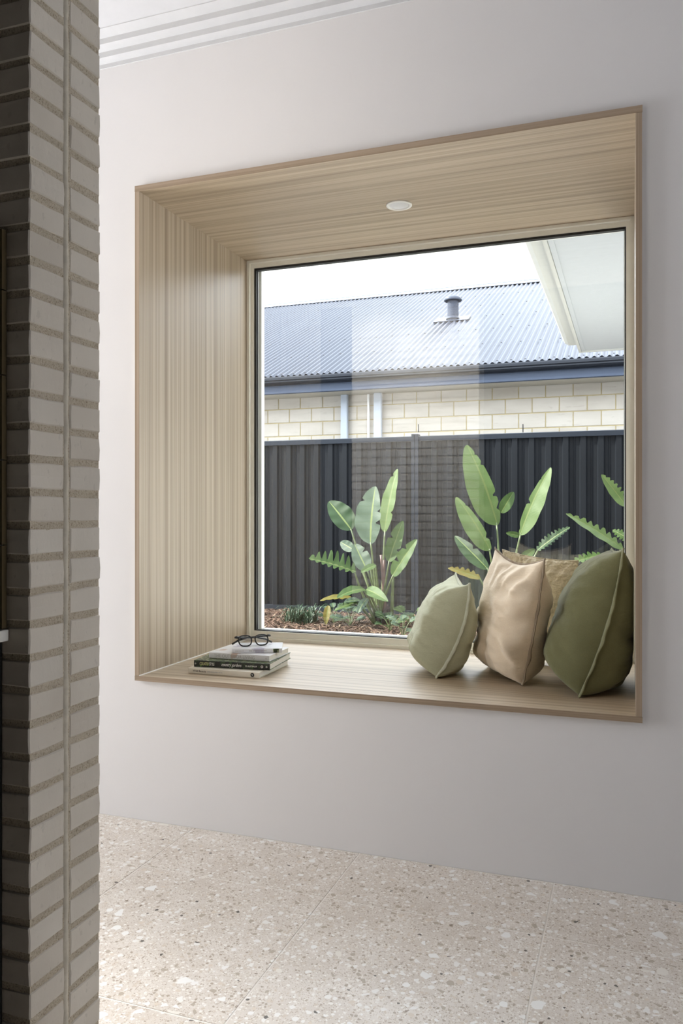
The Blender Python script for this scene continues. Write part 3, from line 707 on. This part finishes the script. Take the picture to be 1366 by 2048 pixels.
# downpipes on the wall
for pxa, pxb, nm in ((682, 695, 'downpipe'), (748, 763, 'downpipe')):
    xa, xb = P(pxa, 820, NY - .07).x, P(pxb, 820, NY - .07).x
    part(MB().box(xa, xb, NY - .09, NY - .03, 0, wall_top + .02).bevel(.008), nm, 'downpipe', nh)
xa = P(737, 820, NY - .03).x; part(MB().tube([(xa, NY - .03, 0), (xa, NY - .03, wall_top + .02)], .014, 10), 'conduit', 'white', nh)
for px_ in (837, 1046):        # open weep holes
    c_ = P(px_, 856, NY); part(MB().box(c_.x - .005, c_.x + .005, NY - .0025, NY + .006, c_.z - .05, c_.z + .045), 'weep_vent', 'gasket', nh)

# own eave on the right, with gutter
EZ = 2.40; ecx = PZ(1158, 703, EZ); ex, eyy = ecx.x, ecx.y
ev = tag(empty('house_eave', (ex, .95, EZ)), 'white eave lining with gutter at the top right outside the window', 'eave')
part(MB().box(ex + .022, 2.6, .93, eyy - .012, EZ + .002, EZ + .010), 'eave_lining', 'soffit', ev)
part(MB().box(ex + .022, ex + .05, .93, eyy - .012, EZ - .004, EZ + .0015), 'cover_strip', 'soffit', ev)
part(MB().box(ex, ex + .02, .93, eyy, EZ - .012, EZ + .19), 'fascia_board', 'eave_trim', ev)
part(MB().box(ex + .0205, 2.6, eyy - .011, eyy, EZ - .012, EZ + .19), 'fascia_board', 'eave_trim', ev)
gx = ex - .001
part(MB().prism([(gx, EZ + .045), (gx - .075, EZ + .045), (gx - .105, EZ + .060), (gx - .118, EZ + .085), (gx - .122, EZ + .16), (gx - .112, EZ + .165), (gx - .105, EZ + .09), (gx - .07, EZ + .055), (gx, EZ + .055)], 'y', .93, eyy - .05), 'gutter', 'eave_trim', ev)
part(MB().box(ex, 2.6, .93, eyy, EZ + .2, EZ + .24), 'roof_deck', 'steel_blue', ev)
struct(MB().box(.45, .6, .93, eyy - .5, -.06, EZ + .002).build('wall_outside', 'outside_wall'))
# own house above: unseen roof, stretched left to keep sun out of the door
own = MB().prism([(.95, ZC + .1), (-3.5, ZC + 1.7), (-8, ZC + .1)], 'x', -9.5, 5)
struct(own.build('house_roof', 'steel_blue'))
struct(MB().box(-6, XL - .1, .0, .11, -.06, ZC + .1).box(XR + .1, 5, 0, .11, -.06, ZC + .1).build('wall_outer', 'outside_wall'))

# ================================================================== plants
def bez(p0, p1, p2, t): return p0 * (1 - t) ** 2 + p1 * 2 * t * (1 - t) + p2 * t * t
def leaf(root, base, tip, width, mat, nrm=None, sag=.06, tears=(), fold=.25, off=0.0, teeth=None, seed=0, name='leaf', blunt=.55, curl=0.0):
    base, tip = Vector(base), Vector(tip); ax = (tip - base); L = ax.length
    nrm = Vector(nrm or (0, -1, .25)); nrm = (nrm - ax * (nrm.dot(ax) / L ** 2)).normalized()
    side = ax.normalized().cross(nrm).normalized()
    mid = (base + tip) / 2 + nrm * sag * L + side * curl * L
    NR, NCc = 56, 8
    verts, faces, uvs = [], [], []
    rnd = random.Random(seed)
    for i in range(NR + 1):
        t = i / NR
        c = bez(base, mid, tip, t)
        prof = (math.sin(math.pi * min(1, t ** .72 * .985 + .012)) ** .62)
        for j in range(-NCc // 2, NCc // 2 + 1):
            s_ = j / (NCc / 2); hw = width / 2 * (1 + off * (1 if s_ > 0 else -1)) * prof
            for (tt, sd, dt, dp) in tears:
                if sd * s_ > 0 and abs(t - tt) < dt: hw *= 1 - dp * (1 - abs(t - tt) / dt)
            if teeth:
                n_t, dp, sd = teeth
                if sd == 0 or sd * s_ > 0: hw *= 1 - dp * (0.5 + 0.5 * math.cos(2 * math.pi * (t * n_t + .15 * rnd.random()))) ** 1.5
            lift = fold * abs(s_) * hw + .05 * hw * math.sin(t * 21 + s_ * 2 + seed) * abs(s_)
            shear_ = .16 * abs(s_) * hw
            verts.append(c + side * s_ * hw + nrm * lift + ax.normalized() * shear_); uvs.append((s_ / 2 + .5, t))
    W = NCc + 1
    for i in range(NR):
        for j in range(NCc): faces.append((i * W + j, i * W + j + 1, (i + 1) * W + j + 1, (i + 1) * W + j))
    rl = Vector(root.location)
    me = bpy.data.meshes.new(name); me.from_pydata([v - rl for v in verts], [], faces)
    ul = me.uv_layers.new(name='UVMap')
    for p in me.polygons:
        p.use_smooth = True
        for li in p.loop_indices: ul.data[li].uv = uvs[me.loops[li].vertex_index]
    return link(name, me, mat, root)
def stalk(root, foot, top, r0, r1, mat='petiole', bow=0.0, name='petiole'):
    foot, top = Vector(foot), Vector(top); rl = Vector(root.location); m_ = (foot + top) / 2 + Vector((bow, 0, .04))
    pts = [bez(foot, m_, top, k / 10) - rl for k in range(11)]
    return MB().tube(pts, [r0 + (r1 - r0) * k / 10 for k in range(11)], 8).build(name, mat, root, True)
def plant(name, label, foot, specs, group):
    root = tag(empty(name, foot), label, 'plant', group); rnd = random.Random(len(specs))
    for q, sp in enumerate(specs):
        (bx, by), (tx, ty), wpx, Y, dY, mat = sp[:6]; kw = sp[6] if len(sp) > 6 else {}
        b = P(bx, by, Y); t = P(tx, ty, Y + dY); d = (b - CAM).length
        kw = dict(kw); bow = kw.pop('bow', 0); pm = kw.pop('pm', 'petiole'); st = kw.pop('stalk', True)
        leaf(root, b, t, wpx * d / F, mat, seed=q + 3, **kw)
        if st:
            f = Vector(foot) + Vector((rnd.uniform(-.05, .05), rnd.uniform(-.05, .05), 0)); stalk(root, f, b + (t - b) * .03, .016, .007, pm, bow)
    return root
PG = 'broad-leaved plants along the fence'
f1 = P(762, 1236, 4.72); f1.z = GZ - .02
tr3 = lambda *a: a
p1 = plant('paddle_leaf_plant', 'broad-leaved plant in the middle of the bed, left of all cushions', f1, [
    ((703, 1060), (658, 1003), 46, 4.72, .10, 'leaf_dark', dict(nrm=(.2, -1, .5), fold=.15, off=.1)),
    ((741, 1088), (751, 973), 60, 4.55, .05, 'leaf_blue', dict(nrm=(-.25, -1, .1), fold=.12, off=-.25, tears=((.35, 1, .05, .6), (.55, 1, .04, .5), (.72, -1, .03, .35)))),
    ((769, 1064), (795, 938), 36, 4.80, .05, 'leaf_bright', dict(nrm=(-.5, -1, 0), fold=.2, tears=((.88, -1, .025, .6), (.3, 1, .03, .4)))),
    ((778, 1124), (806, 1042), 34, 4.60, .05, 'leaf', dict(nrm=(-.2, -1, .2), fold=.2, tears=((.55, -1, .05, .6), (.3, 1, .04, .5)))),
    ((785, 1152), (834, 1079), 32, 4.55, -.05, 'leaf', dict(nrm=(-.3, -1, .2), fold=.25, tears=((.35, -1, .06, .8), (.68, -1, .05, .6)))),
    ((712, 1144), (617, 1117), 44, 4.50, -.15, 'leaf', dict(nrm=(.1, -.75, .8), fold=.35, off=.35, teeth=(8, .8, 0), tears=(), bow=-.05)),
    ((708, 1100), (681, 1084), 22, 4.85, .1, 'leaf_blue', dict(fold=.2)),
    ((735, 1142), (709, 1088), 36, 4.62, .1, 'leaf_blue', dict(nrm=(.2, -1, .3), fold=.2, tears=((.6, 1, .05, .6),))),
    ((729, 1178), (674, 1196), 26, 4.42, -.25, 'leaf', dict(nrm=(.1, -.7, .9), sag=.15, tears=((.8, -1, .06, .5),))),
    ((732, 1179), (776, 1203), 24, 4.45, -.2, 'leaf', dict(nrm=(-.1, -.9, .7), sag=.18)),
    ((704, 1196), (640, 1202), 20, 4.40, -.1, 'leaf_yellow', dict(nrm=(0, -.5, 1), sag=.12, teeth=(5, .5, -1))),
    ((657, 1211), (652, 1249), 15, 4.25, -.05, 'leaf_yellow', dict(sag=.1, stalk=False)),
    ((720, 1200), (688, 1205), 18, 4.40, -.1, 'leaf_blue', dict(nrm=(0, -.6, 1), sag=.1, stalk=False)),
    ((716, 1206), (668, 1222), 20, 4.38, -.1, 'leaf', dict(nrm=(0, -.6, 1), sag=.14, teeth=(5, .4, 1), stalk=False)),
    ((735, 1196), (716, 1226), 18, 4.36, -.1, 'leaf_blue', dict(nrm=(0, -.7, .8), sag=.14, stalk=False)),
    ((752, 1130), (722, 1145), 16, 4.50, -.1, 'leaf', dict(nrm=(0, -.8, .6), sag=.1)),
], PG)
for dx_, top, pm in ((-.02, (741, 1130), 'petiole'), (.05, (762, 1110), 'petiole_red'), (.02, (768, 1120), 'petiole_red'), (.10, (786, 1155), 'petiole')):
    stalk(p1, f1 + Vector((dx_, 0, 0)), P(top[0], top[1], 4.7), .020, .012, pm)
shm = MB()
for q in range(7):
    a = q * .9; shm.tube([(.05 * math.cos(a), .05 * math.sin(a), 0), (.07 * math.cos(a), .07 * math.sin(a), .12), (.10 * math.cos(a + .2), .08 * math.sin(a), .20)], [.025, .02, .006], 7)
shm.build('old_sheaths', 'sheath', p1, True)
f2 = P(1010, 1230, 4.65); f2.z = GZ - .02
plant('paddle_leaf_plant', 'tall broad-leaved plant rising behind the beige cushion', f2, [
    ((995, 1050), (934, 890), 54, 4.65, .05, 'leaf_bright', dict(nrm=(.35, -1, .15), fold=.15, off=-.45, curl=.05, tears=((.86, 1, .02, .5), (.72, 1, .025, .5), (.33, 1, .03, .7), (.18, 1, .05, .5)))),
    ((981, 1101), (913, 994), 36, 4.55, .05, 'leaf_bright', dict(nrm=(.35, -1, .15), fold=.15, off=-.45, curl=.04, tears=((.8, 1, .02, .4), (.2, 1, .05, .6)))),
    ((1040, 1070), (1101, 935), 36, 4.60, .05, 'leaf_bright', dict(nrm=(-.35, -1, .15), fold=.15, off=.45, curl=-.03, tears=((.45, -1, .03, .8), (.08, -1, .05, .4), (.8, -1, .015, .3)))),
    ((976, 1138), (910, 1072), 30, 4.60, .15, 'leaf_dark', dict(nrm=(.2, -1, .4), off=-.2, tears=((.5, 1, .05, .5),))),
    ((961, 1157), (896, 1136), 22, 4.50, -.05, 'leaf_yellow', dict(nrm=(.1, -.8, .8), teeth=(6, .5, 1))),
    ((1074, 1101), (1140, 1054), 28, 4.70, .05, 'leaf_dark', dict(nrm=(-.1, -.8, .8), teeth=(10, .5, 0))),
    ((1040, 1122), (1070, 1098), 18, 4.65, .1, 'leaf', dict()),
    ((1002, 1026), (1027, 984), 24, 4.72, .05, 'leaf', dict(nrm=(.1, -1, .2), stalk=False)),
    ((1041, 1072), (1012, 1066), 12, 4.62, -.03, 'leaf', dict(stalk=False)),
], PG)
f3 = P(1275, 1240, 4.35); f3.z = GZ - .02
plant('paddle_leaf_plant', 'split-leaved plant at the right edge of the window', f3, [
    ((1252, 1012), (1203, 949), 26, 4.35, -.05, 'leaf_bright', dict(nrm=(.2, -1, .4), teeth=(8, .45, 1), fold=.2)),
    ((1246, 1098), (1132, 1027), 34, 4.35, -.10, 'leaf_bright', dict(nrm=(.2, -.7, .8), teeth=(9, .65, 1), fold=.3, off=-.2)),
    ((1205, 1110), (1140, 1126), 26, 4.30, -.10, 'leaf', dict(nrm=(.1, -.7, .8), teeth=(7, .6, 0))),
    ((1262, 1080), (1225, 1060), 20, 4.45, .05, 'leaf', dict(teeth=(6, .5, 0))),
    ((1262, 1060), (1290, 1000), 24, 4.5, .05, 'leaf', dict(teeth=(6, .5, 0))),
], PG)
# strappy tuft
ft = P(602, 1252, 4.55); ft.z = GZ - .01
tf = tag(empty('grass_tuft', ft), 'dark strappy grass tuft at the left end of the garden bed', 'grass tuft'); rnd = random.Random(11)
mb = MB()
for q in range(170):
    a = rnd.uniform(0, 6.28); r_ = rnd.uniform(.03, .26); h = rnd.uniform(.08, .20); o_ = Vector((rnd.uniform(-.14, .14), rnd.uniform(-.1, .1), 0)); wv_ = Vector((-math.sin(a), math.cos(a), 0)) * .006
    p0, p1_, p2 = o_, o_ + Vector((math.cos(a) * r_ * .4, math.sin(a) * r_ * .4, h)), o_ + Vector((math.cos(a) * r_, math.sin(a) * r_, h * .75))
    rows_ = []
    for k in range(5):
        t = k / 4; c_ = bez(p0, p1_ + Vector((0, 0, .04)), p2, t); ww = wv_ * (1 - t * t); rows_.append((mb.bm.verts.new(c_ - ww), mb.bm.verts.new(c_ + ww)))
    for k in range(4): mb.bm.faces.new((rows_[k][0], rows_[k][1], rows_[k + 1][1], rows_[k + 1][0]))
tag(mb.build('blades', 'grass', tf, recalc=False), kind='stuff')
# small leafy ground plants
for q, (px_, py_, Y_, n_l, sp_, mt, lab) in enumerate((
    (668, 1240, 4.6, 9, .18, 'leaf_blue', 'low blue-green leafy plant beside the grass tuft'),
    (700, 1235, 4.5, 9, .22, 'leaf_blue', 'low blue-green leafy plant under the yellowing leaf of the middle plant'),
    (780, 1245, 4.3, 11, .22, 'leaf_dark', 'dark leafy seedling right of the foot of the middle plant'),
    (806, 1262, 4.0, 10, .16, 'leaf_blue', 'pale green seedling next to the small sage cushion'),
    (818, 1232, 4.7, 8, .20, 'leaf', 'feathery green seedling against the fence above the sage cushion'))):
    f = P(px_, py_, Y_); f.z = GZ - .005
    rt = tag(empty('seedling', f), lab, 'plant', 'small plants in the mulch'); rnd = random.Random(q + 40)
    for k in range(n_l):
        a = 6.28 * k / n_l + rnd.uniform(-.3, .3); r_ = sp_ * rnd.uniform(.6, 1.1); h = rnd.uniform(.06, .20)
        b = Vector(f) + Vector((math.cos(a) * r_ * .4, math.sin(a) * r_ * .4, h * .8)); t = Vector(f) + Vector((math.cos(a) * r_, math.sin(a) * r_, h))
        leaf(rt, b, t, sp_ * .38, mt, nrm=(0, -.5, 1), sag=.15, seed=k, teeth=(4, .35, 0)); stalk(rt, f, b, .003, .002)
print('bricks', n_b)
